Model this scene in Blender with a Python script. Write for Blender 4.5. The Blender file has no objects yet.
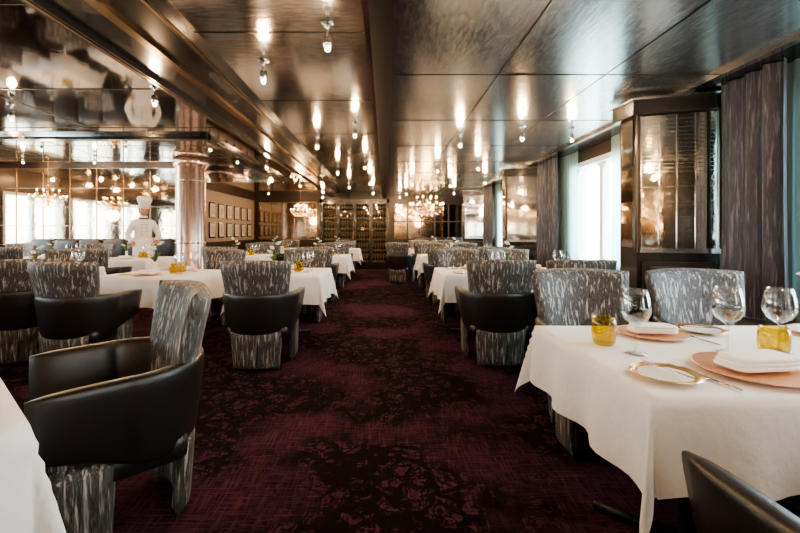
import bpy, bmesh, math, random
from mathutils import Vector, Matrix, noise
random.seed(7)
D=bpy.data; C=bpy.context
col=C.scene.collection
# ---------------------------------------------------------------- materials
def newmat(name):
    m=D.materials.new(name); m.use_nodes=True
    nt=m.node_tree; b=nt.nodes['Principled BSDF']
    return m,nt,b
def mat(name,c,rough=.5,metal=0,spec=None,bump=None,emit=None,es=0,sheen=0,coat=0):
    m,nt,b=newmat(name)
    b.inputs['Base Color'].default_value=(*c,1)
    b.inputs['Roughness'].default_value=rough
    b.inputs['Metallic'].default_value=metal
    if spec is not None: b.inputs['Specular IOR Level'].default_value=spec
    if emit: 
        b.inputs['Emission Color'].default_value=(*emit,1); b.inputs['Emission Strength'].default_value=es
    if sheen: b.inputs['Sheen Weight'].default_value=sheen
    if coat: b.inputs['Coat Weight'].default_value=coat
    if bump:
        sc,st=bump
        tc=nt.nodes.new('ShaderNodeTexCoord'); n=nt.nodes.new('ShaderNodeTexNoise'); n.inputs['Scale'].default_value=sc
        n.inputs['Detail'].default_value=4
        bp=nt.nodes.new('ShaderNodeBump'); bp.inputs['Strength'].default_value=st; bp.inputs['Distance'].default_value=.02
        nt.links.new(tc.outputs['Object'],n.inputs['Vector']); nt.links.new(n.outputs['Fac'],bp.inputs['Height'])
        nt.links.new(bp.outputs['Normal'],b.inputs['Normal'])
    return m
def ramp(nt,stops):
    r=nt.nodes.new('ShaderNodeValToRGB'); e=r.color_ramp.elements
    e[0].position=stops[0][0]; e[0].color=(*stops[0][1],1)
    e[1].position=stops[1][0]; e[1].color=(*stops[1][1],1)
    for p,c in stops[2:]:
        x=e.new(p); x.color=(*c,1)
    return r
def mapped(nt,scale,rot=(0,0,0)):
    tc=nt.nodes.new('ShaderNodeTexCoord'); mp=nt.nodes.new('ShaderNodeMapping')
    mp.inputs['Scale'].default_value=scale; mp.inputs['Rotation'].default_value=rot
    nt.links.new(tc.outputs['Object'],mp.inputs['Vector']); return mp
def mixc(nt,fac,a,b,bt='MIX'):
    m=nt.nodes.new('ShaderNodeMix'); m.data_type='RGBA'; m.blend_type=bt
    for sock,v in ((m.inputs[0],fac),(m.inputs[6],a),(m.inputs[7],b)):
        if hasattr(v,'default_value') or hasattr(v,'links'): nt.links.new(v,sock)
        elif isinstance(v,(int,float)): sock.default_value=v
        else: sock.default_value=(*v,1)
    return m.outputs[2]

# bark-like striped upholstery
def streak(name,dark,mid,light,scale,rough=.6,sheen=.15):
    m,nt,b=newmat(name)
    mp=mapped(nt,scale)
    n=nt.nodes.new('ShaderNodeTexNoise'); n.inputs['Scale'].default_value=1; n.inputs['Detail'].default_value=6
    n.inputs['Roughness'].default_value=.6; n.inputs['Distortion'].default_value=.4
    nt.links.new(mp.outputs[0],n.inputs['Vector'])
    r=ramp(nt,[(.34,dark),(.64,light),(.42,mid),(.48,dark),(.54,mid)])
    nt.links.new(n.outputs['Fac'],r.inputs[0]); nt.links.new(r.outputs[0],b.inputs['Base Color'])
    b.inputs['Roughness'].default_value=rough; b.inputs['Sheen Weight'].default_value=sheen
    bp=nt.nodes.new('ShaderNodeBump'); bp.inputs['Strength'].default_value=.5; bp.inputs['Distance'].default_value=.008
    nt.links.new(n.outputs['Fac'],bp.inputs['Height']); nt.links.new(bp.outputs[0],b.inputs['Normal'])
    return m
M_fab=streak('bark_fabric',(.015,.014,.013),(.105,.098,.092),(.44,.42,.40),(62,62,4.5),.6,.08)
M_curt=streak('curtain_fabric',(.035,.032,.042),(.065,.06,.075),(.17,.16,.19),(60,60,4),.45)
M_leath=mat('black_leather',(.016,.013,.012),.33,bump=(220,.12),spec=.55)
M_white=mat('white_linen',(.80,.80,.805),.8,bump=(11,.5),sheen=.2)
M_nap=mat('napkin_linen',(.88,.88,.88),.8,bump=(40,.2))
M_dark=mat('dark_lacquer',(.012,.010,.010),.25,coat=.3)
M_darkwood=mat('dark_wood_panel',(.03,.018,.013),.3,bump=(20,.1))
M_black=mat('black_metal',(.01,.01,.01),.4,metal=.6)
M_chrome=mat('chrome',(.75,.74,.72),.12,metal=1)
M_bronze=mat('bronze',(.35,.24,.15),.25,metal=1)
M_gold=mat('gold_rim',(.85,.50,.14),.25,metal=.8)
M_copper=mat('copper_charger',(.82,.45,.27),.3,metal=.5)
M_porc=mat('porcelain',(.85,.84,.82),.15)
M_mirror=mat('antique_mirror',(.84,.77,.68),.04,metal=1,bump=(9,.03))
M_mirrorl=mat('tinted_wall_mirror',(.66,.57,.47),.05,metal=1,bump=(7,.06))
M_mirrord=mat('smoked_mirror',(.36,.28,.21),.08,metal=1,bump=(9,.05))
M_bulb=mat('bulb_glow',(1,.8,.5),.3,emit=(1,.64,.28),es=70)
M_winelit=mat('warm_backlight',(.25,.14,.07),.6,emit=(1,.42,.12),es=.05)
M_frame=mat('window_white',(.82,.83,.82),.35)
M_green=mat('leaf_green',(.05,.13,.03),.4)
M_petal=mat('orchid_petal',(.85,.83,.80),.5)
M_bottle=mat('wine_bottle_glass',(.015,.02,.010),.08,coat=.5)
M_label=mat('bottle_label',(.2,.15,.09),.6)
M_skin=mat('skin',(.42,.20,.125),.5)
M_hair=mat('hair',(.03,.018,.012),.6)
M_lip=mat('lips',(.30,.09,.08),.5)
M_eye=mat('eye',(.02,.015,.012),.2)
M_jacket=mat('chef_jacket',(.70,.68,.65),.8,bump=(18,.3))
M_trous=mat('chef_trousers',(.05,.05,.055),.8)
M_art=mat('art_print',(.35,.28,.2),.5,bump=(8,.1))
M_mat=mat('picture_mount',(.45,.41,.36),.6)
M_cop=mat('rose_metal_column',(.62,.46,.40),.22,metal=.85,bump=(3,.05))

def glassmat(name,tint,lo,hi,rough=.02):
    m=D.materials.new(name); m.use_nodes=True; nt=m.node_tree; nt.nodes.clear()
    o=nt.nodes.new('ShaderNodeOutputMaterial'); t=nt.nodes.new('ShaderNodeBsdfTransparent'); g=nt.nodes.new('ShaderNodeBsdfGlossy')
    t.inputs[0].default_value=(*tint,1); g.inputs['Roughness'].default_value=rough
    lw=nt.nodes.new('ShaderNodeLayerWeight'); lw.inputs[0].default_value=.35
    mr=nt.nodes.new('ShaderNodeMapRange'); mr.inputs[3].default_value=lo; mr.inputs[4].default_value=hi
    mx=nt.nodes.new('ShaderNodeMixShader')
    nt.links.new(lw.outputs['Facing'],mr.inputs[0]); nt.links.new(mr.outputs[0],mx.inputs[0])
    nt.links.new(t.outputs[0],mx.inputs[1]); nt.links.new(g.outputs[0],mx.inputs[2]); nt.links.new(mx.outputs[0],o.inputs[0])
    return m
M_glass=glassmat('clear_glass',(.95,.96,.96),.04,.75)
M_amber=glassmat('amber_glass',(.90,.80,.28),.05,.4)
M_pane=glassmat('window_glass',(.97,.99,.98),.02,.15)
M_crystal=glassmat('crystal',(.98,.93,.85),.35,.95,.05)
# sheer
M_sheer=D.materials.new('sheer_fabric'); M_sheer.use_nodes=True
nt=M_sheer.node_tree; nt.nodes.clear()
o=nt.nodes.new('ShaderNodeOutputMaterial'); t=nt.nodes.new('ShaderNodeBsdfTransparent'); tr=nt.nodes.new('ShaderNodeBsdfTranslucent')
df=nt.nodes.new('ShaderNodeBsdfDiffuse'); tr.inputs[0].default_value=(.45,.70,.72,1); df.inputs[0].default_value=(.45,.62,.62,1)
a1=nt.nodes.new('ShaderNodeMixShader'); a2=nt.nodes.new('ShaderNodeMixShader'); a1.inputs[0].default_value=.4; a2.inputs[0].default_value=.8
nt.links.new(tr.outputs[0],a1.inputs[1]); nt.links.new(df.outputs[0],a1.inputs[2])
nt.links.new(t.outputs[0],a2.inputs[1]); nt.links.new(a1.outputs[0],a2.inputs[2]); nt.links.new(a2.outputs[0],o.inputs[0])

# ceiling metals
def ceilmat(name,c1,c2,rough,scale,metal=1,rot=0,bs=.10,rv=.3):
    m,nt,b=newmat(name)
    mp=mapped(nt,scale,(0,0,rot))
    n=nt.nodes.new('ShaderNodeTexNoise'); n.inputs['Scale'].default_value=1; n.inputs['Detail'].default_value=4; n.inputs['Roughness'].default_value=.55
    n.inputs['Distortion'].default_value=.6
    nt.links.new(mp.outputs[0],n.inputs['Vector'])
    r=ramp(nt,[(.32,c1),(.68,c2)]); nt.links.new(n.outputs['Fac'],r.inputs[0]); nt.links.new(r.outputs[0],b.inputs['Base Color'])
    b.inputs['Metallic'].default_value=metal
    mr=nt.nodes.new('ShaderNodeMapRange'); mr.inputs[1].default_value=.3; mr.inputs[2].default_value=.7
    mr.inputs[3].default_value=rough*(1-rv); mr.inputs[4].default_value=rough*(1+rv)
    nt.links.new(n.outputs['Fac'],mr.inputs[0]); nt.links.new(mr.outputs[0],b.inputs['Roughness'])
    bp=nt.nodes.new('ShaderNodeBump'); bp.inputs['Strength'].default_value=bs; bp.inputs['Distance'].default_value=.01
    nt.links.new(n.outputs['Fac'],bp.inputs['Height']); nt.links.new(bp.outputs[0],b.inputs['Normal'])
    return m
M_ceilL=ceilmat('ceiling_mirror_metal',(.52,.48,.45),(.68,.65,.61),.06,(2.5,2.5,3),.98,0,.07)
M_ceilR=ceilmat('ceiling_brushed_metal',(.34,.355,.355),(.53,.545,.535),.21,(55,12,3),.93,.75,.05,.18)
M_ceilC=ceilmat('ceiling_satin_metal',(.42,.41,.40),(.62,.60,.57),.13,(12,45,3),.95,.4,.03,.2)

# carpet
def carpet():
    m,nt,b=newmat('burgundy_carpet')
    L=nt.links
    mp=mapped(nt,(1,1,1))
    warp=nt.nodes.new('ShaderNodeTexNoise'); warp.inputs['Scale'].default_value=5; warp.inputs['Detail'].default_value=5
    L.new(mp.outputs[0],warp.inputs['Vector'])
    ad=nt.nodes.new('ShaderNodeVectorMath'); ad.operation='MULTIPLY_ADD'
    ad.inputs[1].default_value=(.38,.38,.38); L.new(warp.outputs['Color'],ad.inputs[0]); L.new(mp.outputs[0],ad.inputs[2])
    def vor(scale,a=.06,w=.16):
        v=nt.nodes.new('ShaderNodeTexVoronoi'); v.feature='DISTANCE_TO_EDGE'; v.inputs['Scale'].default_value=scale
        L.new(ad.outputs[0],v.inputs['Vector'])
        mr=nt.nodes.new('ShaderNodeMapRange'); mr.inputs[1].default_value=a; mr.inputs[2].default_value=w
        mr.inputs[3].default_value=1; mr.inputs[4].default_value=0; L.new(v.outputs[0],mr.inputs[0]); return mr.outputs[0]
    v1=vor(5.5,.09,.15); v2=vor(15,.06,.13)
    mx=nt.nodes.new('ShaderNodeMath'); mx.operation='MAXIMUM'; L.new(v1,mx.inputs[0]); L.new(v2,mx.inputs[1])
    pn=nt.nodes.new('ShaderNodeTexNoise'); pn.inputs['Scale'].default_value=.9; pn.inputs['Detail'].default_value=4; L.new(mp.outputs[0],pn.inputs['Vector'])
    pm=nt.nodes.new('ShaderNodeMapRange'); pm.inputs[1].default_value=.41; pm.inputs[2].default_value=.49; L.new(pn.outputs['Fac'],pm.inputs[0])
    mm=nt.nodes.new('ShaderNodeMath'); mm.operation='MULTIPLY'; L.new(mx.outputs[0],mm.inputs[0]); L.new(pm.outputs[0],mm.inputs[1])
    m2=nt.nodes.new('ShaderNodeMath'); m2.operation='MULTIPLY'; m2.inputs[1].default_value=.95; L.new(mm.outputs[0],m2.inputs[0])
    def hatch(sc):
        mp2=mapped(nt,sc); n=nt.nodes.new('ShaderNodeTexNoise'); n.inputs['Scale'].default_value=1; n.inputs['Detail'].default_value=3; L.new(mp2.outputs[0],n.inputs['Vector'])
        mr=nt.nodes.new('ShaderNodeMapRange'); mr.inputs[1].default_value=.45; mr.inputs[2].default_value=.65; L.new(n.outputs['Fac'],mr.inputs[0]); return mr.outputs[0]
    h1=hatch((90,7,1)); h2=hatch((7,90,1))
    hm=nt.nodes.new('ShaderNodeMath'); hm.operation='MAXIMUM'; L.new(h1,hm.inputs[0]); L.new(h2,hm.inputs[1])
    base=mixc(nt,hm.outputs[0],(.034,.010,.021),(.112,.042,.072))
    ln=nt.nodes.new('ShaderNodeTexNoise'); ln.inputs['Scale'].default_value=.8; L.new(mp.outputs[0],ln.inputs['Vector'])
    base2=mixc(nt,ln.outputs['Fac'],(.5,.5,.5),(1.4,1.35,1.35)); base=mixc(nt,1.0,base,base2,'MULTIPLY')
    fin=mixc(nt,m2.outputs[0],base,(.006,.004,.005))
    L.new(fin,b.inputs['Base Color']); b.inputs['Roughness'].default_value=.95; b.inputs['Specular IOR Level'].default_value=.1
    fn=nt.nodes.new('ShaderNodeTexNoise'); fn.inputs['Scale'].default_value=350; L.new(mp.outputs[0],fn.inputs['Vector'])
    bp=nt.nodes.new('ShaderNodeBump'); bp.inputs['Strength'].default_value=.6; bp.inputs['Distance'].default_value=.01
    L.new(fn.outputs['Fac'],bp.inputs['Height']); L.new(bp.outputs[0],b.inputs['Normal'])
    return m
M_carpet=carpet()

# ---------------------------------------------------------------- mesh builder
class MB:
    def __init__(s): s.v=[]; s.f=[]; s.m=[]; s.sm=[]
    def add(s,vs,fs,mi=0,smooth=True):
        o=len(s.v); s.v+= [tuple(v) for v in vs]
        for f in fs: s.f.append([o+i for i in f]); s.m.append(mi); s.sm.append(smooth)
    def box(s,x0,x1,y0,y1,z0,z1,mi=0):
        v=[(x,y,z) for z in(z0,z1) for y in(y0,y1) for x in(x0,x1)]
        s.add(v,[(0,2,3,1),(4,5,7,6),(0,1,5,4),(2,6,7,3),(0,4,6,2),(1,3,7,5)],mi,False)
    def prism(s,pts,z0,z1,mi=0):
        n=len(pts); s.add([(x,y,z0) for x,y in pts]+[(x,y,z1) for x,y in pts],[tuple(range(n)),tuple(range(n,2*n))]+[(i,(i+1)%n,n+(i+1)%n,n+i) for i in range(n)],mi,False)
    def lathe(s,prof,n=20,c=(0,0,0),mi=0,mod=None,smooth=True):
        vs=[];fs=[]
        for r,z in prof:
            for i in range(n):
                a=2*math.pi*i/n; rr=r*(mod(a,z) if mod else 1)
                vs.append((c[0]+rr*math.cos(a),c[1]+rr*math.sin(a),c[2]+z))
        for j in range(len(prof)-1):
            for i in range(n):
                k=(i+1)%n; fs.append((j*n+i,j*n+k,(j+1)*n+k,(j+1)*n+i))
        s.add(vs,fs,mi,smooth)
    def sphere(s,c,r,mi=0,n=12,rz=None):
        rr=r if isinstance(r,tuple) else (r,r,r)
        vs=[];fs=[];m=n//2
        for j in range(m+1):
            p=math.pi*j/m
            for i in range(n):
                a=2*math.pi*i/n
                vs.append((c[0]+rr[0]*math.sin(p)*math.cos(a),c[1]+rr[1]*math.sin(p)*math.sin(a),c[2]-rr[2]*math.cos(p)))
        for j in range(m):
            for i in range(n):
                k=(i+1)%n; fs.append((j*n+i,j*n+k,(j+1)*n+k,(j+1)*n+i))
        s.add(vs,fs,mi)
    def rbox(s,c,h,mi=0,e=.3,n=24):
        vs=[];fs=[];m=n//2
        pw=lambda x:math.copysign(abs(x)**e,x)
        for j in range(m+1):
            p=-math.pi/2+math.pi*j/m
            for i in range(n):
                a=2*math.pi*i/n
                vs.append((c[0]+h[0]*pw(math.cos(p))*pw(math.cos(a)),c[1]+h[1]*pw(math.cos(p))*pw(math.sin(a)),c[2]+h[2]*pw(math.sin(p))))
        for j in range(m):
            for i in range(n):
                k=(i+1)%n; fs.append((j*n+i,j*n+k,(j+1)*n+k,(j+1)*n+i))
        s.add(vs,fs,mi)
    def tube(s,pts,rads,n=8,mi=0,cap=True):
        pts=[Vector(p) for p in pts]
        if not isinstance(rads,(list,tuple)): rads=[rads]*len(pts)
        vs=[];fs=[]
        for i,p in enumerate(pts):
            d=(pts[min(i+1,len(pts)-1)]-pts[max(i-1,0)]).normalized()
            u=d.cross(Vector((0,0,1)))
            if u.length<1e-3: u=Vector((1,0,0))
            u.normalize(); w=d.cross(u)
            for k in range(n):
                a=2*math.pi*k/n; q=p+(u*math.cos(a)+w*math.sin(a))*rads[i]; vs.append(q)
        for j in range(len(pts)-1):
            for i in range(n):
                k=(i+1)%n; fs.append((j*n+i,j*n+k,(j+1)*n+k,(j+1)*n+i))
        if cap: fs.append(tuple(range(n))[::-1]); fs.append(tuple(range((len(pts)-1)*n,len(pts)*n)))
        s.add(vs,fs,mi)
    def sheet(s,F,ns,nt,T,mi=0,p=6):
        """thick pillow-edged sheet; F(s,t) s in -1..1, t in 0..1"""
        A=[];B=[]
        for j in range(nt+1):
            for i in range(ns+1):
                a=-math.cos(math.pi*i/ns)*.35+(-1+2*i/ns)*.65; t=j/nt
                P=Vector(F(a,t)); e=1e-3
                du=Vector(F(a+e,t))-Vector(F(a-e,t)); dv=Vector(F(a,min(1,t+e)))-Vector(F(a,max(0,t-e)))
                N=du.cross(dv).normalized()
                h=T/2*math.sqrt(max(0,1-abs(a)**p))*math.sqrt(max(0,1-abs(2*t-1)**(p*2)))
                A.append(P+N*h); B.append(P-N*h)
        w=ns+1; fs=[];k=len(A)
        for j in range(nt):
            for i in range(ns):
                q=(j*w+i,j*w+i+1,(j+1)*w+i+1,(j+1)*w+i); fs.append(q); fs.append(tuple(k+x for x in q[::-1]))
        s.add(A+B,fs,mi)
    def mesh(s,name,mats,weld=True):
        me=D.meshes.new(name); me.from_pydata(s.v,[],s.f)
        for m in mats: me.materials.append(m)
        me.polygons.foreach_set('material_index',s.m); me.polygons.foreach_set('use_smooth',s.sm)
        if weld:
            bm=bmesh.new(); bm.from_mesh(me); bmesh.ops.remove_doubles(bm,verts=bm.verts,dist=1e-5)
            bmesh.ops.recalc_face_normals(bm,faces=bm.faces); bm.to_mesh(me); bm.free()
        me.update(); return me
def put(name,me,loc=(0,0,0),rz=0,sc=1,parent=None,rot=None):
    o=D.objects.new(name,me); o.location=loc; o.rotation_euler=rot if rot else (0,0,rz); o.scale=(sc,sc,sc) if not isinstance(sc,tuple) else sc
    col.objects.link(o)
    if parent: o.parent=parent
    return o

# ---------------------------------------------------------------- room shell
X0,X1=-9.5,2.9; Y0,Y1=-4.0,13.5; H=2.4
b=MB(); b.box(X0-.3,X1+.3,Y0-.3,Y1+.3,-.1,0); put('floor',b.mesh('floor',[M_carpet]))
# ceiling
b=MB(); XL=-2.27
b.box(XL,-1.2,Y0,Y1,H,H+.1,0)
b.box(-1.2,-.07,Y0,Y1,H,H+.1,2)
b.box(-.07,X1,Y0,Y1,H,H+.1,1)
b.box(X0,XL,Y0,5.05,H,H+.1,0)
b.box(X0,XL-.1,5.05,9.65,2.8,2.9,0)
b.box(XL-.1,XL,5.05,9.65,H+.1,2.9,0)
b.box(X0,XL-.1,4.95,5.05,H+.1,2.9,0)
b.box(-4.4,XL,9.65,Y1,H,H+.1,0)
b.box(-4.4,XL-.1,9.6,9.65,H+.1,2.9,0)
put('ceiling',b.mesh('ceiling',[M_ceilL,M_ceilR,M_ceilC]))
# ceiling trims
b=MB()
b.box(-.085,.05,Y0,Y1-.1,H-.05,H-.001,0)
b.box(-.12,-.085,Y0,Y1-.1,H-.02,H-.001,1)
put('trim_1',b.mesh('trim',[M_black,M_chrome]))
b=MB()
for x in (-1.78,-1.2):
    b.box(x-.03,x+.03,Y0,Y1-.1,H-.05,H-.001,0); b.box(x-.008,x+.008,Y0,Y1-.1,H-.056,H-.0505,1)
b.box(-1.75,-1.23,Y0,Y1-.1,H-.012,H-.001,0)
b.box(-1.52,-1.46,Y0,Y1-.1,H-.03,H-.0125,1)
put('trim_2',b.mesh('trim',[M_dark,M_bronze]))
b=MB()
b.box(XL-.02,XL+.06,5.0,9.5,H-.04,H-.001,0)
b.box(X0,XL+.06,4.96,5.06,H-.05,H-.001,0); b.box(X0,XL,4.9,4.93,H-.03,H-.001,1)
b.box(2.5,2.56,Y0,Y1-.1,H-.03,H-.001,1); b.box(2.56,X1,Y0,Y1-.1,H-.012,H-.001,0)
put('trim_3',b.mesh('trim',[M_dark,M_chrome]))
b=MB()
y=-3.2
while y<13.2:
    b.box(.06,2.49,y,y+.006,H-.004,H-.001,0); b.box(-1.15,-.13,y+.6,y+.606,H-.004,H-.001,0)
    b.box(.06,2.49,y+.006,y+.010,H-.004,H-.001,1); b.box(-1.15,-.13,y+.606,y+.610,H-.004,H-.001,1)
    if y<4.6: b.box(X0,-1.82,y+.3,y+.31,H-.004,H-.001,0)
    y+=1.25
for x in (.86,1.68): b.box(x,x+.006,Y0,Y1-.1,H-.004,H-.001,0); b.box(x+.006,x+.010,Y0,Y1-.1,H-.004,H-.001,1)
for x in (-3.4,-4.7,-6,-7.3,-8.6): b.box(x,x+.01,Y0,4.9,H-.004,H-.001,0); b.box(x,x+.01,5.1,9.5,2.796,2.799,0)
for yy in (6.2,7.4,8.6): b.box(X0,XL-.15,yy,yy+.01,2.796,2.799,0)
put('trim_4',b.mesh('trim',[M_black,M_chrome]))

# right wall with windows
wins=[(-3.4,-1.2),(.85,2.72),(4.72,6.2),(8.55,10.1),(12.3,13.35)]
def sidewall(name,xa,xb,wins,zs,zt,Hh,ya,yb):
    b=MB(); b.box(xa,xb,ya,yb,0,zs,0); b.box(xa,xb,ya,yb,zt,Hh,0)
    prev=ya
    for w in wins:
        b.box(xa,xb,prev,w[0],zs,zt,0); prev=w[1]
    b.box(xa,xb,prev,yb,zs,zt,0)
    return put(name,b.mesh(name,[M_darkwood]))
sidewall('wall_right',X1,X1+.2,wins,.70,2.22,H+.1,Y0,Y1)
wl=[(-3.2,-1.0),(0,2.2),(3.4,4.8),(5.2,7.0),(7.3,9.2)]
sidewall('wall_left',X0-.2,X0,wl,.7,2.22,2.9,Y0,9.6)
def window(n,xin,xout,y0,y1,z0=.70,z1=2.22):
    b=MB(); t=.07; s=1 if xout>xin else -1
    xa,xb=sorted((xin-s*.03,xout-s*.002))
    b.box(xa,xb,y0+.001,y0+t,z0+.001,z1-.001,0); b.box(xa,xb,y1-t,y1-.001,z0+.001,z1-.001,0)
    b.box(xa,xb,y0+t,y1-t,z0+.001,z0+t,0); b.box(xa,xb,y0+t,y1-t,z1-t,z1-.001,0)
    ym=(y0+y1)/2; xm=(xin+xout)/2
    b.box(xm-.05,xm+.05,ym-.04,ym+.04,z0+t,z1-t,0)
    for (cy,cz,sy,sz) in ((y0+t,z0+t,1,1),(y1-t,z0+t,-1,1),(y0+t,z1-t,1,-1),(y1-t,z1-t,-1,-1),(ym+.04,z0+t,1,1),(ym-.04,z0+t,-1,1),(ym+.04,z1-t,1,-1),(ym-.04,z1-t,-1,-1)):
        r=.12; pts=[(cy,cz)]+[(cy+sy*(r-r*math.sin(a)),cz+sz*(r-r*math.cos(a))) for a in [math.pi/2*i/6 for i in range(7)]]
        vs=[(xm-.04,p[0],p[1]) for p in pts]+[(xm+.04,p[0],p[1]) for p in pts]; k=len(pts)
        fs=[tuple(range(k)),tuple(range(k,2*k))]+[(i,i+1,k+i+1,k+i) for i in range(k-1)]
        b.add(vs,fs,0,False)
    b.box(xm-.004,xm+.004,y0+t,y1-t,z0+t,z1-t,1)
    put('window_%d'%n,b.mesh('window',[M_frame,M_pane]))
i=1
for w in wins: window(i,X1,X1+.2,*w); i+=1
for w in wl: window(i,X0,X0-.2,*w); i+=1
# portals
def portal(x,y0,y1,sgn):
    l=D.lights.new('window_portal','AREA'); l.shape='RECTANGLE'; l.size=1.5; l.size_y=y1-y0
    l.cycles.is_portal=True
    o=D.objects.new('window_portal',l); o.location=(x,(y0+y1)/2,1.46); o.rotation_euler=(0,math.radians(90)*sgn,0); col.objects.link(o)
for w in wins: portal(X1+.25,w[0],w[1],1)
for w in wl: portal(X0-.25,w[0],w[1],-1)

# back walls
b=MB(); b.box(-4.4,X1,Y1,Y1+.2,0,H+.1,0); b.box(.3,2.6,Y1-.03,Y1,.95,2.15,1); b.box(-4.25,-2.3,Y1-.03,Y1,.95,2.2,1)
x=.3
while x<2.61: b.box(x-.02,x+.02,Y1-.045,Y1-.03,.95,2.15,0); x+=.46
for z in (.95,1.55,2.15): b.box(.3,2.6,Y1-.045,Y1-.03,z-.02,z+.02,0)
x=-4.2
while x<-2.3: b.box(x-.01,x+.01,Y1-.045,Y1-.03,.95,2.2,2); x+=.38
for z in (.95,1.36,1.78,2.2): b.box(-4.25,-2.3,Y1-.045,Y1-.03,z-.01,z+.01,2)
put('wall_back',b.mesh('wall_back',[M_darkwood,M_mirrord,M_bronze]))
# left recessed mirror wall
b=MB(); b.box(X0-.2,-4.4,9.6,9.8,0,2.9,0); b.box(X0,-4.42,9.56,9.6,.9,2.72,1)
x=X0+.05
while x<-4.4:
    b.box(x-.005,x+.005,9.545,9.56,.9,2.72,2); x+=.64
for z in (.9,1.35,1.8,2.25,2.72): b.box(X0,-4.42,9.545,9.56,z-.006,z+.006,2)
put('wall_back_left',b.mesh('wall_back_left',[M_darkwood,M_mirrorl,M_bronze]))
b=MB(); b.box(-4.6,-4.4,9.8,Y1,0,H+.1,0); b.box(-4.4,-4.38,9.7,13.4,.95,2.25,1); put('wall_side',b.mesh('wall_side',[M_darkwood,mat('warm_wall',(.26,.20,.15),.5)]))
b=MB(); b.box(X0,X1,Y0-.2,Y0,0,2.5,0); b.box(X0+.2,X1-.2,Y0,Y0+.03,.9,2.2,1)
x=X0+.2
while x<X1-.1: b.box(x-.015,x+.015,Y0+.03,Y0+.05,.9,2.2,2); x+=.6
put('wall_front',b.mesh('wall_front',[M_darkwood,M_mirror,M_bronze]))
b=MB(); b.box(X1-.02,X1,Y0,Y1,0,.12,0); put('baseboard_right',b.mesh('bb',[M_dark]))
b=MB(); b.box(.2,X1-.03,Y1-.02,Y1,0,.12,0); put('baseboard_back',b.mesh('bb',[M_dark]))
b=MB(); b.box(X1-.05,X1-.001,Y0,Y1-.05,.64,.70,0); put('trim_5',b.mesh('trim',[M_darkwood]))

# mirrored pillars (front face turned towards the aisle)
def pier(y):
    b=MB(); ax,ay,bx,by=2.24,y+.10,2.83,y-.10
    d=Vector((bx-ax,by-ay)); L=d.length; d/=L; n=Vector((d.y,-d.x))
    P=lambda u,o:(ax+d.x*u+n.x*o, ay+d.y*u+n.y*o)
    def slab(u0,u1,o0,o1,z0,z1,mi): b.prism([P(u0,o0),P(u1,o0),P(u1,o1),P(u0,o1)],z0,z1,mi)
    xb=X1-.002; yb=y+.34
    b.prism([(ax,ay),(bx,by),(xb,by),(xb,yb),(ax,yb)],0,H-.06,0)
    b.prism([(ax-.06,ay-.05),(bx,by-.07),(xb,by-.07),(xb,yb+.03),(ax-.06,yb+.03)],H-.17,H-.05,0)
    b.prism([(ax-.08,ay-.07),(bx,by-.09),(xb,by-.09),(xb,yb+.05),(ax-.08,yb+.05)],H-.05,H-.032,2)
    slab(.03,L-.03,0,.012,1.06,H-.18,1)
    b.box(ax-.012,ax,ay+.04,yb-.03,1.06,H-.18,1)
    slab(.0,L,0,.03,1.02,1.06,2)
    for u in (.03,.165,.30,.435,L-.03): slab(u-.004,u+.004,.012,.022,1.06,H-.18,2)
    for u in (0,L-.02): slab(u,u+.02,0,.03,1.02,H-.17,3)
    z=1.72
    while z<2.2: slab(.03,L-.03,.018,.024,z,z+.005,2); z+=.035
    for z in (1.2,1.33,1.46,1.59): slab(.03,L-.03,.018,.024,z,z+.004,2)
    slab(.04,L-.04,0,.014,.16,.94,3); slab(.08,L-.08,.014,.02,.2,.90,0)
    return put('mirrored_pillar',b.mesh('mirrored_pillar',[M_dark,M_mirror,M_chrome,M_darkwood]))
for y in (-.6,3.46,7.3,11.2): pier(y)

# curtains
def curtain(y0,y1,x=2.72,z0=.012,z1=2.385,mat_=M_curt,name='curtain',wl=.15,amp=.062,seed=0):
    b=MB(); n=int((y1-y0)/wl*14); nz=12; vs=[];fs=[]
    for j in range(nz+1):
        t=j/nz; z=z0+(z1-z0)*t
        for i in range(n+1):
            s=i/n; yy=y0+(y1-y0)*s
            a=2*math.pi*(yy-y0)/wl+.9*math.sin(3.1*yy+seed)+.25*math.sin(4*t+seed)
            am=amp*(1-.35*t)*(.8+.3*math.sin(7*yy+seed))
            vs.append((x+am*math.sin(a),yy+.016*math.sin(2*a)*(1-t),z))
    w=n+1
    for j in range(nz):
        for i in range(n): fs.append((j*w+i,j*w+i+1,(j+1)*w+i+1,(j+1)*w+i))
    b.add(vs,fs,0); return put(name,b.mesh(name,[mat_],False))
for k,(a,c) in enumerate([(-.25,.7),(2.70,3.24),(3.84,4.66),(6.3,7.12),(7.7,8.4),(10.2,11.02),(11.6,12.2)]): curtain(a,c,seed=k*1.7)
for k,(a,c) in enumerate([(4.6,5.0),(5.85,6.5),(2.3,2.85),(8.4,8.8),(9.8,10.3),(12.1,12.5)]): curtain(a,c,x=2.825,mat_=M_sheer,name='sheer_curtain',wl=.09,amp=.018,seed=k)

# column
b=MB(); b.lathe([(0,0),(.36,0),(.36,.12),(.32,.14),(.31,.16),(.31,2.6),(.35,2.64),(.37,2.7),(.37,2.797),(0,2.797)],36)
b.lathe([(.315,.95),(.322,.95),(.322,.98),(.315,.98)],36,mi=1); b.lathe([(.315,2.3),(.322,2.3),(.322,2.33),(.315,2.33)],36,mi=1)
put('column',b.mesh('column',[M_cop,M_chrome]),(-4.29,8.85,0))

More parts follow.
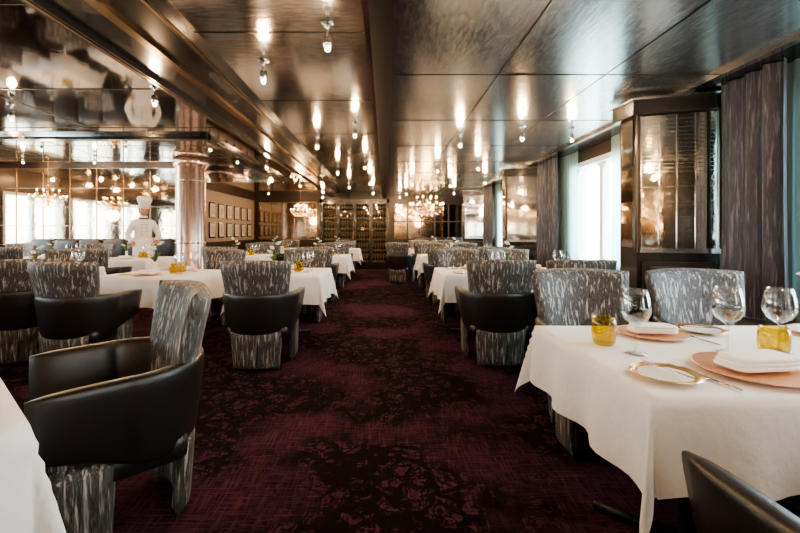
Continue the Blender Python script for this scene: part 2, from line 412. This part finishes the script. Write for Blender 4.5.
# ---------------------------------------------------------------- chair
def chair_mesh():
    b=MB()
    def F(s,t):
        z=.27+t*.68+.012*(1-s*s)*t; w=.235+.08*t**1.2
        y=-.262-.035*t-.075*t*t+ (.085+.03*t)*s*s
        return (w*s,y,z)
    b.sheet(F,20,22,.085,0)
    def G(s,t): return ((.20+.03*t)*s,-.275-.02*t+.06*s*s,.004+t*.36)
    b.sheet(G,14,8,.07,0,8)
    path=[]
    rx,ry,yc=.292,.262,-.055
    for i in range(7): path.append((rx-.004*i/6,.25-(.25-yc)*i/6*.98))
    for i in range(0,25): a=math.pi*i/24; path.append((rx*math.cos(a),yc-ry*math.sin(a)))
    for i in range(6,-1,-1): path.append((-(rx-.004*i/6),.25-(.25-yc)*i/6*.98))
    n=len(path); rings=[]
    K=20
    for i,(x,y) in enumerate(path):
        x2,y2=path[min(i+1,n-1)]; x1,y1=path[max(i-1,0)]
        tx,ty=x2-x1,y2-y1; l=math.hypot(tx,ty); nx,ny=ty/l,-tx/l
        if nx*x+ny*(y-yc)<0: nx,ny=-nx,-ny
        fr=max(0,min(1,(y+.2)/.45)); zb=.31+.11*fr*fr*(3-2*fr); zt=.675-.01*fr
        e=min(i,n-1-i); sh=[.35,.8,.96,1][e] if e<4 else 1
        th=.038*sh; hh=(zt-zb)/2*(.9+.1*sh); zc=(zt+zb)/2
        ring=[]
        for k in range(K):
            a=2*math.pi*k/K; pw=lambda v,e_:math.copysign(abs(v)**e_,v)
            u=th*pw(math.cos(a),.45); w=hh*pw(math.sin(a),.38)
            lean=.022*(w/hh)
            ring.append((x+nx*(u+lean),y+ny*(u+lean),zc+w))
        rings.append(ring)
    vs=[p for r in rings for p in r]; fs=[]
    for j in range(n-1):
        for k in range(K):
            q=(k+1)%K; fs.append((j*K+k,j*K+q,(j+1)*K+q,(j+1)*K+k))
    fs.append(tuple(range(K))); fs.append(tuple(range((n-1)*K,n*K)))
    b.add(vs,fs,1)
    b.rbox((0,-.01,.41),(.262,.255,.075),0,.3)
    b.rbox((0,-.01,.325),(.268,.25,.05),1,.2)
    for sx in (-1,1):
        def P(s,t,sx=sx):
            a=s*.5
            return (sx*(.255-.01*(1-t)),.10+.105*s*(.85+.15*t),.004+t*.38)
        b.sheet(P,8,8,.06,0,8)
    return b.mesh('dining_chair',[M_fab,M_leath])
CH=chair_mesh()
def chair(x,y,fx=0,fy=1):
    return put('dining_chair',CH,(x,y,0),math.atan2(fy,fx)-math.pi/2)

# ---------------------------------------------------------------- tables
def table_mesh(hx,hy,ov=.30,ph=0):
    b=MB(); z0=.75
    def axis(h):
        m=[-h-ov+ov*i/10 for i in range(10)]; k=int(h*2/.04); mid=[-h+2*h*i/k for i in range(k+1)]
        return m+mid+[h+ov*(i+1)/10 for i in range(10)]
    ax,ay=axis(hx),axis(hy); vs=[];fs=[]
    for yb in ay:
        for xa in ax:
            ex=max(abs(xa)-hx,0); ey=max(abs(yb)-hy,0); sx=1 if xa>0 else -1; sy=1 if yb>0 else -1
            if ex<1e-6: ex=0
            if ey<1e-6: ey=0
            r=math.hypot(ex,ey)
            if r<1e-6: vs.append((xa,yb,z0+.0012*noise.noise(Vector((xa*7,yb*7,ph))))); continue
            th=math.atan2(ey,ex)
            if ey==0:
                wn=max(0,math.cos(math.pi/2*min(1,abs(yb)/hy)))**.5
                o_=r*(.07+.10*wn*math.sin(yb*21+ph+sx)); o_+=.007*min(1,r/.02); vs.append((sx*(hx+o_),yb,z0-r*.985))
            elif ex==0:
                wn=max(0,math.cos(math.pi/2*min(1,abs(xa)/hx)))**.5
                o_=r*(.07+.10*wn*math.sin(xa*19+ph*2+sy)); o_+=.007*min(1,r/.02); vs.append((xa,sy*(hy+o_),z0-r*.985))
            else:
                s2=math.sin(2*th); o_=r*(.07+.20*s2*s2-.10*math.sin(4*th)**2)+.007*min(1,r/.02)
                vs.append((sx*(hx+o_*math.cos(th)),sy*(hy+o_*math.sin(th)),z0-r*.96))
    w=len(ax)
    for j in range(len(ay)-1):
        for i in range(w-1): fs.append((j*w+i,j*w+i+1,(j+1)*w+i+1,(j+1)*w+i))
    b.add(vs,fs,0)
    b.box(-hx+.01,hx-.01,-hy+.01,hy-.01,.71,.744,1)
    ps=[0] if hx<.6 else [-hx*.5,hx*.5]
    for px in ps:
        b.lathe([(.0,.03),(.05,.03),(.035,.06),(.035,.66),(.12,.70),(.12,.71)],16,(px,0,0),1)
        for a in range(4):
            an=math.pi/4+a*math.pi/2; c,s=math.cos(an),math.sin(an); L=.33
            pts=[(px+c*r,s*r,z) for r,z in ((.02,.045),(.18,.03),(L,.018))]
            b.tube(pts,[.026,.022,.017],8,1)
    return b.mesh('dining_table',[M_white,M_black],False)
T_sq=[table_mesh(.45,.45,.30,p) for p in (0,1.3,2.6)]
T_A=table_mesh(.46,.46,.34,.5)
T_long=table_mesh(.84,.42,.26,.7); T_mid=table_mesh(.70,.44,.29,1.9)
def table(x,y,me,rz=0): return put('dining_table',me,(x,y,0),rz)

# ---------------------------------------------------------------- tableware
b=MB()
b.lathe([(0,.0),(.036,.0),(.036,.003),(.012,.006),(.0045,.012),(.004,.095),(.012,.103),(.034,.118),(.047,.145),(.049,.165),(.043,.20),(.036,.228),(.0345,.228),(.0415,.20),(.0475,.165),(.0455,.146),(.033,.121),(.010,.106),(0,.104)],28)
WG=b.mesh('wine_glass',[M_glass])
b=MB()
b.lathe([(0,0),(.034,0),(.041,.01),(.046,.05),(.045,.085),(.042,.108),(.040,.108),(.043,.085),(.044,.05),(.039,.013),(.0,.010)],26,mod=lambda a,z:1+.018*math.sin(9*a))
TG=b.mesh('tumbler_glass',[M_amber])
b=MB()
b.lathe([(0,.0),(.09,.0),(.10,.004),(.158,.012),(.165,.016),(.165,.018),(.157,.016),(.098,.008),(0,.007)],40)
CP=b.mesh('charger_plate',[M_copper])
b=MB()
b.lathe([(0,0),(.05,0),(.058,.004),(.074,.009)],32,mi=0); b.lathe([(.074,.009),(.097,.014),(.098,.016),(.074,.0115)],32,mi=1); b.lathe([(.074,.0115),(.056,.007),(0,.006)],32,mi=0)
BP=b.mesh('bread_plate',[M_porc,M_gold])
b=MB(); 
for k in range(3): 
    b.rbox((.003*k,.0,.012+.012*k),(.115-.004*k,.058-.002*k,.008),0,.35,20)
NP=b.mesh('folded_napkin',[M_nap])
def cutlery(kind):
    b=MB()
    b.rbox((0,-.05,.004),(.006,.055,.0025),0,.6,12); b.rbox((0,.015,.004),(.0035,.03,.002),0,.6,10)
    if kind=='knife': b.rbox((.002,.075,.004),(.009,.05,.0012),0,.7,14)
    else:
        b.rbox((0,.052,.005),(.011,.018,.002),0,.7,12)
        for t in (-.0075,-.0025,.0025,.0075): b.box(t-.0012,t+.0012,.06,.10,.004,.006,0)
    return b.mesh(kind,[M_chrome])
KN,FK=cutlery('knife'),cutlery('fork')
def vase_mesh(LS=1.0):
    b=MB(); b.lathe([(0,0),(.03,0),(.032,.01),(.022,.05),(.018,.09),(.022,.12),(.019,.12),(.015,.09),(0,.02)],18,mi=0)
    R=random.Random(5)
    for k in range(3):
        a=k*2.1+.4; ex,ey=math.cos(a)*.055*LS,math.sin(a)*.055*LS; h=.24+.05*k
        pts=[(0,0,.02),(ex*.2,ey*.2,.14),(ex*.6,ey*.6,h-.04),(ex*1.3,ey*1.3,h)]
        b.tube(pts,.0025,6,1)
        for f in range(3):
            c=(ex*(.7+.3*f)+R.uniform(-.01,.01),ey*(.7+.3*f),h-.03+.012*f)
            for p in range(5):
                pa=2*math.pi*p/5+f; b.sphere((c[0]+.014*math.cos(pa),c[1]+.014*math.sin(pa),c[2]+.004*math.sin(pa*2)),(.012,.012,.005),2,8)
            b.sphere(c,.005,3,6)
    for k in range(6):
        a=k*1.05; L=(.085+.02*(k%3))*LS; c,s=math.cos(a),math.sin(a); vs=[];fs=[]
        for j in range(9):
            t=j/8; r=L*t; z=.11+.10*math.sin(t*2.2)*(1 if k%2 else .6); w=.018*LS*math.sin(math.pi*min(.99,t*.92+.06))
            vs+= [(c*r-s*w,s*r+c*w,z+.004),(c*r,s*r,z),(c*r+s*w,s*r-c*w,z+.004)]
        for j in range(8):
            for q in range(2): fs.append((j*3+q,j*3+q+1,j*3+4+q,j*3+3+q))
        b.add(vs,fs,1)
    return b.mesh('orchid_vase',[M_porc,M_green,M_petal,M_gold],False)
VS=vase_mesh(); VSL=vase_mesh(1.8)
ZT=.7515
def onT(name,me,x,y,rz=0,sc=1,dz=0): return put(name,me,(x,y,ZT+dz),rz,sc)

# --- right foreground table
table(1.56,1.50,T_long)
chair(1.24,2.29,0,-1); chair(1.97,2.29,0,-1); chair(1.06,.745,0,1); chair(1.90,.745,0,1)
onT('charger_plate',CP,1.18,1.275); onT('folded_napkin',NP,1.19,1.28,.12,1,.014)
onT('bread_plate',BP,.865,1.235); onT('knife',KN,.885,1.235,.25,.85,.0165)
onT('fork',FK,.988,1.22,.15); onT('fork',FK,.972,1.265,.22,.9)
onT('wine_glass',WG,.925,1.475,0,1.04); onT('wine_glass',WG,1.285,1.50,0,1.06); onT('wine_glass',WG,1.49,1.51,0,1.04); 
onT('tumbler_glass',TG,.875,1.60); onT('tumbler_glass',TG,1.395,1.435)
onT('charger_plate',CP,1.16,1.74,0,.82); onT('folded_napkin',NP,1.16,1.74,-.1,.8,.012)
onT('bread_plate',BP,1.42,1.80); onT('knife',KN,1.42,1.80,1.2,.85,.0165); onT('fork',FK,1.31,1.66,.1,.9)
onT('charger_plate',CP,1.93,1.28); onT('folded_napkin',NP,1.93,1.28,0,1,.014)
onT('charger_plate',CP,1.95,1.72); onT('folded_napkin',NP,1.95,1.72,0,1,.014)
onT('bread_plate',BP,1.62,1.24); onT('orchid_vase',VS,1.72,1.55)

# --- left foreground
rA=math.radians(50)
table(-1.48,.88,T_A,rA)
chair(-1.16,1.67,-.76,-.65)
onT('orchid_vase',VSL,-1.48,1.28,.5); onT('charger_plate',CP,-1.30,.92); onT('folded_napkin',NP,-1.30,.92,.9,1,.014); onT('wine_glass',WG,-1.66,.95)

def simple_setting(x,y,rz=0,hx=.45,seed=0,flower=True):
    R=random.Random(seed)
    c,s=math.cos(rz),math.sin(rz)
    def P(u,v): return (x+c*u-s*v,y+s*u+c*v)
    xs=[0] if hx<.6 else [-.37,.37]
    for q in xs:
        for sg in (-1,1):
            px,py=P(q,sg*.27); onT('charger_plate',CP,px,py,0,.85); onT('folded_napkin',NP,px,py,rz+R.uniform(-.2,.2),.85,.013)
            px,py=P(q+.25,sg*.12+.02); onT('wine_glass',WG,px,py)
            px,py=P(q+.15,sg*.06); onT('tumbler_glass',TG,px,py)
            px,py=P(q-.25,sg*.27); onT('bread_plate',BP,px,py,0,.85)
    if flower:
        px,py=P(-.14 if hx<.6 else -.02,.0); onT('orchid_vase',VS,px,py,R.uniform(0,6))

# --- right rows
table(1.43,4.62,table_mesh(.80,.44,.29,.3)); simple_setting(1.43,4.62,0,.8,1)
for x in (1.03,1.74): chair(x,3.80); chair(x,5.44,0,-1)
for (ty,cx) in ((7.72,1.36),(10.8,1.36)):
    table(cx,ty,T_mid); simple_setting(cx,ty,0,.7,int(ty))
    for x in (cx-.36,cx+.36): chair(x,ty-.83); chair(x,ty+.83,0,-1)
chair(.40,9.6,.5,.9)
# --- left rows
table(-1.13,4.57,T_sq[0]); simple_setting(-1.13,4.57,0,.45,3); chair(-1.12,3.72); chair(-1.12,5.42,0,-1)
r=math.radians(-12)
table(-2.42,4.42,T_sq[1],r); simple_setting(-2.42,4.42,r,.45,4); 
chair(-2.65,3.58,.08,1); chair(-2.25,5.25,-.2,-.98)
r=math.radians(28)
table(-3.86,4.62,T_sq[2],r); simple_setting(-3.86,4.62,r,.45,5)
chair(-3.47,3.86,-.47,.88); chair(-3.86-.39,4.62+.76,.47,-.88)
table(-5.5,4.6,T_sq[0],.3); simple_setting(-5.5,4.6,.3,.45,6); chair(-5.5+.25,3.77,-.3,.95); chair(-5.75,5.42,.3,-.95)
for k,(x,y) in enumerate([(-1.15,7.7),(-2.75,7.75),(-4.35,6.95),(-6.1,7.5),(-7.8,7.5),(-1.15,10.8),(-2.85,10.9),(1.4,-1.9),(-1.3,-1.9),(-3.4,-.5),(-5.2,1.5),(-7.2,4.4)]):
    table(x,y,T_sq[k%3]); simple_setting(x,y,0,.45,10+k); chair(x,y-.83,.05,1)
    if x!=-4.35: chair(x,y+.83,.06,-1)

# banquettes
def banquette(x,y,w,rz=0):
    b=MB(); h=w/2
    b.rbox((0,0,.33),(h,.28,.12),0,.22,28); b.box(-h+.03,h-.03,-.22,.25,.0,.22,1)
    n=max(2,int(w/.5))
    for i in range(n):
        cx=-h+w*(i+.5)/n; b.rbox((cx,.22,.72),(w/n/2*.99,.09,.32),0,.35,20)
    put('banquette_sofa',b.mesh('banquette_sofa',[M_leath,M_dark]),(x,y,0),rz)
banquette(1.75,13.05,1.7); banquette(-6.6,9.18,3.4)

# wine cabinet
def wine_cabinet():
    b=MB(); x0,x1=-2.12,.14; y0,y1=12.95,13.49; z1=2.26
    b.box(x0,x1,y1-.03,y1,0,z1,0); b.box(x0,x0+.08,y0,y1,0,z1,0); b.box(x1-.08,x1,y0,y1,0,z1,0); b.box(x0,x1,y0,y1,z1-.1,z1,0); b.box(x0,x1,y0,y1,0,.16,0)
    b.box(x0+.06,x1-.06,y1-.05,y1-.03,.16,z1-.1,1)
    W=(x1-x0-.12)/4
    for i in range(4):
        xa=x0+.06+W*i
        if i: b.box(xa-.03,xa+.03,y0,y1-.05,.16,z1-.1,0)
        for j in range(1,6):
            z=.16+j*.35
            if z<z1-.12: b.box(xa+.03,xa+W-.03,y0+.06,y1-.06,z-.015,z+.015,0)
        b.box(xa+.01,xa+.06,y0-.02,y0,.16,z1-.1,0); b.box(xa+W-.06,xa+W-.01,y0-.02,y0,.16,z1-.1,0)
        b.box(xa+.06,xa+W-.06,y0-.02,y0,.16,.22,0); b.box(xa+.06,xa+W-.06,y0-.02,y0,z1-.16,z1-.1,0)
        b.box(xa+W-.05,xa+W-.035,y0-.045,y0-.02,.9,1.3,2)
        b.box(xa+.06,xa+W-.06,y0-.012,y0-.006,.22,z1-.16,5)
        for j in range(6):
            z=.176+j*.35 if j else .162
            if z>1.95: continue
            for k in range(5):
                xx=xa+.09+k*(W-.18)/4; 
                b.lathe([(0,0),(.036,0),(.036,.17),(.013,.215),(.013,.28),(0,.28)],8,(xx,y0+.2,z),3); b.lathe([(.0372,.05),(.0372,.11)],8,(xx,y0+.2,z),4)
    put('wine_cabinet',b.mesh('wine_cabinet',[M_dark,M_winelit,M_bronze,M_bottle,M_label,M_pane],False))
wine_cabinet()

# framed pictures on side wall
b=MB(); 
b.box(0,.03,-.17,.17,-.2,.2,0); b.box(.03,.034,-.14,.14,-.17,.17,1); b.box(.034,.036,-.08,.08,-.1,.1,2)
PF=b.mesh('picture_frame',[M_dark,M_mat,M_art])
for y in (10.1,10.65,11.2,11.75,12.3,12.85):
    for z in (1.25,1.75): put('picture_frame',PF,(-4.38,y,z))

# chandeliers
def chandelier(x,y,z,sc,top):
    b=MB(); R=random.Random(3)
    b.lathe([(0,-.30),(.03,-.28),(.05,-.22),(.02,-.17),(.06,-.08),(.03,0),(.02,.1),(.045,.18),(.02,.26),(.006,.30),(.006,(top-z)/sc-.02),(.06,(top-z)/sc-.015),(.06,(top-z)/sc),(0,(top-z)/sc)],14,mi=0)
    def drop(p,s):
        x,y,z=p; b.add([(x,y,z+s*1.6),(x+s,y,z),(x,y+s,z),(x-s,y,z),(x,y-s,z),(x,y,z-s*2.2)],[(0,1,2),(0,2,3),(0,3,4),(0,4,1),(5,2,1),(5,3,2),(5,4,3),(5,1,4)],1,False)
    for tier,(rr,zz,n) in enumerate(((.52,-.06,12),(.32,.14,8))):
        for k in range(n):
            a=2*math.pi*k/n+tier*.3; c,s=math.cos(a),math.sin(a)
            pts=[(c*rr*t,s*rr*t,zz-.13*math.sin(math.pi*t)+.04*t) for t in (0,.2,.4,.6,.8,1)]
            b.tube(pts,.007,6,0)
            e=pts[-1]; b.lathe([(0,0),(.035,.004),(.03,.012),(.012,.016),(.012,.08),(0,.08)],10,e,0)
            b.sphere((e[0],e[1],e[2]+.10),(.011,.011,.022),2,8)
            for q in range(3): drop((e[0],e[1],e[2]-.03-.035*q),.011)
            for t in (.35,.65): drop((c*rr*t,s*rr*t,zz-.19),.013)
    for rr,zz in ((.42,-.17),(.30,-.23),(.17,-.29),(.24,.02),(.13,.2),(.46,-.02),(.36,.10)):
        n=int(rr*70)
        for k in range(n):
            a=2*math.pi*k/n; drop((rr*math.cos(a),rr*math.sin(a),zz+R.uniform(-.01,.01)),.012)
    o=put('chandelier',b.mesh('chandelier',[M_gold,M_crystal,M_bulb],False),(x,y,z),0,sc)
    l=D.lights.new('chandelier_light','POINT'); l.energy=28; l.color=(1,.62,.30); l.shadow_soft_size=.15
    lo=D.objects.new('chandelier_light',l); lo.location=(0,0,-.45); lo.parent=o; col.objects.link(lo)
chandelier(1.25,11.95,1.97,.95,H); chandelier(-7.2,8.55,1.92,.62,2.8); chandelier(-2.6,12.3,1.85,.55,H)  # both left ones are added solid, in place of chandelier reflections in mirrors

# ceiling spotlights
b=MB(); b.lathe([(0,0),(.035,0),(.035,-.008),(.007,-.010),(.007,-.07),(.024,-.075),(.026,-.135),(.020,-.14),(.0,-.128)],16,mi=0)
b.sphere((0,0,-.145),(.015,.015,.017),1,12)
SP=b.mesh('ceiling_spotlight',[M_chrome,M_bulb])
pos=[(-.33,2.3),(-.85,2.8),(-.33,4.4),(-.85,5.0),(-.33,6.6),(-.85,7.2),(-.33,8.8),(-.85,9.5),(-.33,11),
 (.92,4.9),(1.56,4.55),(2.15,4.6),(.92,7.0),(1.56,6.7),(2.15,8.6),(.6,8.9),(1.5,9.2),(.6,11.2),(1.9,11),
 (-1.9,3.3),(-3.5,3.75),(-5.2,4.2),(-2.6,2.2),(-1.95,6.6),(-1.95,9.2),(-3.2,11),(-1.9,12.2),
 (-.33,0),(.9,-.8),(-2.5,-.6),(-5,.8),(-5,-2),(1.5,-2.6),(-.8,-2.8),(.45,12.2),(1.6,1.2),(2.1,-1),(2.1,.3)]
hi=[(x,y) for x in (-3.1,-4.6,-6.1,-7.6,-8.9) for y in (5.9,7.1,8.4)]
for (x,y),z in [(p,H) for p in pos]+[(p,2.8) for p in hi]:
    if abs(x+4.6)<.1 and y>8: continue
    o=put('ceiling_spotlight',SP,(x,y,z-.0005))
    l=D.lights.new('spot_light','POINT'); l.energy=11.5; l.color=(1,.64,.35); l.shadow_soft_size=.03
    lo=D.objects.new('spot_light',l); lo.location=(0,0,-.20); lo.parent=o; col.objects.link(lo)

# ---------------------------------------------------------------- chef
def skin_mesh(name,verts,edges,rad,mats,root=0,sub=2,post=None):
    me=D.meshes.new(name); me.from_pydata(verts,edges,[]); o=D.objects.new(name,me); col.objects.link(o)
    md=o.modifiers.new('skin','SKIN')
    for i,r in enumerate(rad):
        sv=me.skin_vertices[0].data[i]; sv.radius=r if isinstance(r,tuple) else (r,r); sv.use_root=(i==root)
    md.use_smooth_shade=True
    sb=o.modifiers.new('sub','SUBSURF'); sb.levels=sub; sb.render_levels=sub
    C.view_layer.update(); dg=C.evaluated_depsgraph_get()
    nm=D.meshes.new_from_object(o.evaluated_get(dg)); D.objects.remove(o)
    nm.materials.clear()
    for m in mats: nm.materials.append(m)
    for p in nm.polygons: p.use_smooth=True; p.material_index=(post(p.center) if post else 0)
    return nm
chef=D.objects.new('chef',None); col.objects.link(chef); chef.location=(-4.93,8.15,0); chef.rotation_euler=(0,0,math.radians(40))
V=[(0,0,.96),(0,-.01,1.10),(0,-.03,1.27),(0,-.045,1.40),(0,-.06,1.49),
   (-.165,-.035,1.375),(-.28,-.03,1.14),(-.24,-.24,1.03),
   (.165,-.035,1.375),(.28,-.05,1.14),(.20,-.27,1.05),
   (-.095,0,.88),(-.10,-.02,.50),(-.10,.02,.10),(-.115,-.12,.045),
   (.095,0,.88),(.105,-.02,.50),(.11,.02,.10),(.125,-.12,.045)]
E=[(0,1),(1,2),(2,3),(3,4),(3,5),(5,6),(6,7),(3,8),(8,9),(9,10),(0,11),(11,12),(12,13),(13,14),(0,15),(15,16),(16,17),(17,18)]
Rr=[(.17,.13),(.165,.125),(.18,.125),(.14,.095),(.06,.06),(.080,.075),(.060,.058),(.043,.043),(.080,.075),(.060,.058),(.043,.043),
    (.10,.10),(.07,.07),(.05,.05),(.045,.035),(.10,.10),(.07,.07),(.05,.05),(.045,.035)]
def pm(c):
    if c.z<.12: return 2
    return 1 if c.z<.86 else 0
bm_=skin_mesh('body',V,E,Rr,[M_jacket,M_trous,M_leath],0,2,pm); put('body',bm_,parent=chef)
b=MB(); b.lathe([(.058,1.44),(.055,1.50),(.052,1.56),(.05,1.60)],18,(0,-.06,0),0)
b.lathe([(.088,1.42),(.078,1.47),(.070,1.525),(.062,1.525),(.060,1.46)],20,(0,-.06,0),1)
b.lathe([(.082,1.455),(.087,1.465),(.083,1.485),(.076,1.485)],20,(0,-.06,0),2)
put('neck',b.mesh('neck',[M_skin,M_jacket,M_trous]),parent=chef)
def head():
    b=MB(); n=32; m=24; vs=[];fs=[]
    for j in range(m+1):
        p=math.pi*j/m
        for i in range(n):
            a=2*math.pi*i/n; x=.075*math.sin(p)*math.cos(a); y=.092*math.sin(p)*math.sin(a); z=-.115*math.cos(p)
            if z<0: k=1-.28*(-z/.115)**1.6; x*=k; y=y*k if y>0 else y*(1-.08*(-z/.115))
            if y<0:
                y-= .024*math.exp(-((x/.013)**2+((z+.012)/.020)**2))
                y+= .008*math.exp(-(((abs(x)-.030)/.015)**2+((z-.012)/.012)**2))
                y-= .005*math.exp(-((x/.022)**2+((z+.050)/.010)**2))
                y-= .007*math.exp(-((x/.02)**2+((z+.095)/.016)**2))
            vs.append((x,y,z))
    for j in range(m):
        for i in range(n):
            k=(i+1)%n; fs.append((j*n+i,j*n+k,(j+1)*n+k,(j+1)*n+i))
    b.add(vs,fs,0)
    for s in (-1,1):
        b.sphere((s*.030,-.0755,.012),(.011,.008,.0045),5,10); b.sphere((s*.030,-.0825,.0115),(.004,.003,.004),2,8)
        b.sphere((s*.030,-.078,.0175),(.013,.008,.004),0,10)
        b.sphere((s*.031,-.084,.028),(.015,.004,.003),3,8)
        b.sphere((s*.076,.005,0),(.009,.018,.028),0,10)
    b.sphere((0,-.091,-.050),(.022,.006,.006),4,10)
    vs=[];fs=[]
    for j in range(9):
        z=-.045+.11*j/8
        for i in range(17):
            a=math.radians(-10+200*i/16); k=math.sqrt(max(0,1-(z/.118)**2)); vs.append((.081*k*math.cos(a),.099*k*math.sin(a)+.004,z))
    for j in range(8):
        for i in range(16): fs.append((j*17+i,j*17+i+1,(j+1)*17+i+1,(j+1)*17+i))
    b.add(vs,fs,3)
    pl=lambda a,z:1+ (.05*math.sin(14*a) if z>.13 else 0)
    b.lathe([(.083,.048),(.086,.05),(.087,.12),(.095,.14),(.112,.19),(.117,.22),(.10,.25),(.05,.26),(0,.255)],56,(0,.004,0),1,pl)
    me=b.mesh('head',[M_skin,M_jacket,M_eye,M_hair,M_lip,M_porc],False)
    put('head',me,(0,-.075,1.63),0,1.12,parent=chef,rot=(math.radians(14),0,math.radians(8)))
head()
b=MB()
def AP(s,t):
    z=.46+t*.62; w=.20+.03*(1-t); a=s*1.15
    return (math.sin(a)*w,-.015-math.cos(a)*(.165+.035*(1-t))-.004*math.sin(s*14)*(1-t),z)
b.sheet(AP,24,12,.012,0,12)
b.lathe([(.178,1.05),(.182,1.055),(.182,1.085),(.178,1.09)],32,(0,-.01,0),0,mod=lambda a,z:1-.2*abs(math.sin(a)))
put('apron',b.mesh('apron',[M_white]),parent=chef)
b=MB()
for z in (1.14,1.21,1.28,1.35):
    for x in (-.045,.045): b.sphere((x,-.148+.12*max(0,z-1.28),z),.010,0,8)
put('buttons',b.mesh('buttons',[M_dark]),parent=chef)
def hand(loc,rz,s):
    vs=[(0,0,0),(0,-.035,-.004),(0,-.075,-.008)]; ed=[(0,1),(1,2)]; rd=[(.024,.018),(.032,.014),(.034,.012)]
    for k,(fx,L) in enumerate(((-.027,.062),(-.009,.074),(.010,.069),(.027,.053))):
        o=len(vs); vs+=[(fx,-.085,-.010),(fx*1.15,-.085-L*.45,-.018),(fx*1.2,-.085-L*.75,-.036),(fx*1.2,-.085-L*.9,-.056)]
        ed+=[(2,o),(o,o+1),(o+1,o+2),(o+2,o+3)]; rd+=[.0095,.0088,.008,.007]
    o=len(vs); vs+=[(s*.032,-.028,-.010),(s*.052,-.055,-.020),(s*.054,-.082,-.032)]; ed+=[(1,o),(o,o+1),(o+1,o+2)]; rd+=[.012,.0105,.008]
    me=skin_mesh('hand',vs,ed,rd,[M_skin],0,2)
    put('hand',me,loc,parent=chef,rot=(math.radians(25),0,rz))
hand((-.237,-.252,1.025),.15,1); hand((.194,-.282,1.045),-.25,-1)
b=MB()
for p0,p1 in (((-.246,-.19,1.057),(-.236,-.262,1.018)),((.208,-.225,1.072),(.195,-.292,1.040))):
    b.tube([p0,p1],[.044,.045],14,0)
put('cuffs',b.mesh('cuffs',[M_jacket]),parent=chef)

# ---------------------------------------------------------------- world, camera
w=D.worlds.new('world'); C.scene.world=w; w.use_nodes=True; nt=w.node_tree; bg=nt.nodes['Background']
tc=nt.nodes.new('ShaderNodeTexCoord'); sp=nt.nodes.new('ShaderNodeSeparateXYZ'); nt.links.new(tc.outputs['Generated'],sp.inputs[0])
r=ramp(nt,[(.49,(.60,.74,.78)),(.51,(.92,.97,1.0)),(1.0,(.55,.75,1.0))])
mr=nt.nodes.new('ShaderNodeMapRange'); mr.inputs[1].default_value=-1; mr.inputs[2].default_value=1
nt.links.new(sp.outputs[2],mr.inputs[0]); nt.links.new(mr.outputs[0],r.inputs[0]); nt.links.new(r.outputs[0],bg.inputs[0]); bg.inputs[1].default_value=10.5

cam=D.cameras.new('camera'); co=D.objects.new('camera',cam); col.objects.link(co)
co.location=(0,0,1.2); co.rotation_euler=(math.radians(90),0,0)
cam.lens=18; cam.sensor_width=36; cam.shift_x=15/800; cam.shift_y=-34.5/800; cam.clip_start=.05
C.scene.camera=co
C.scene.view_settings.exposure=0.68
try: C.scene.view_settings.look='AgX - Medium High Contrast'
except Exception: pass
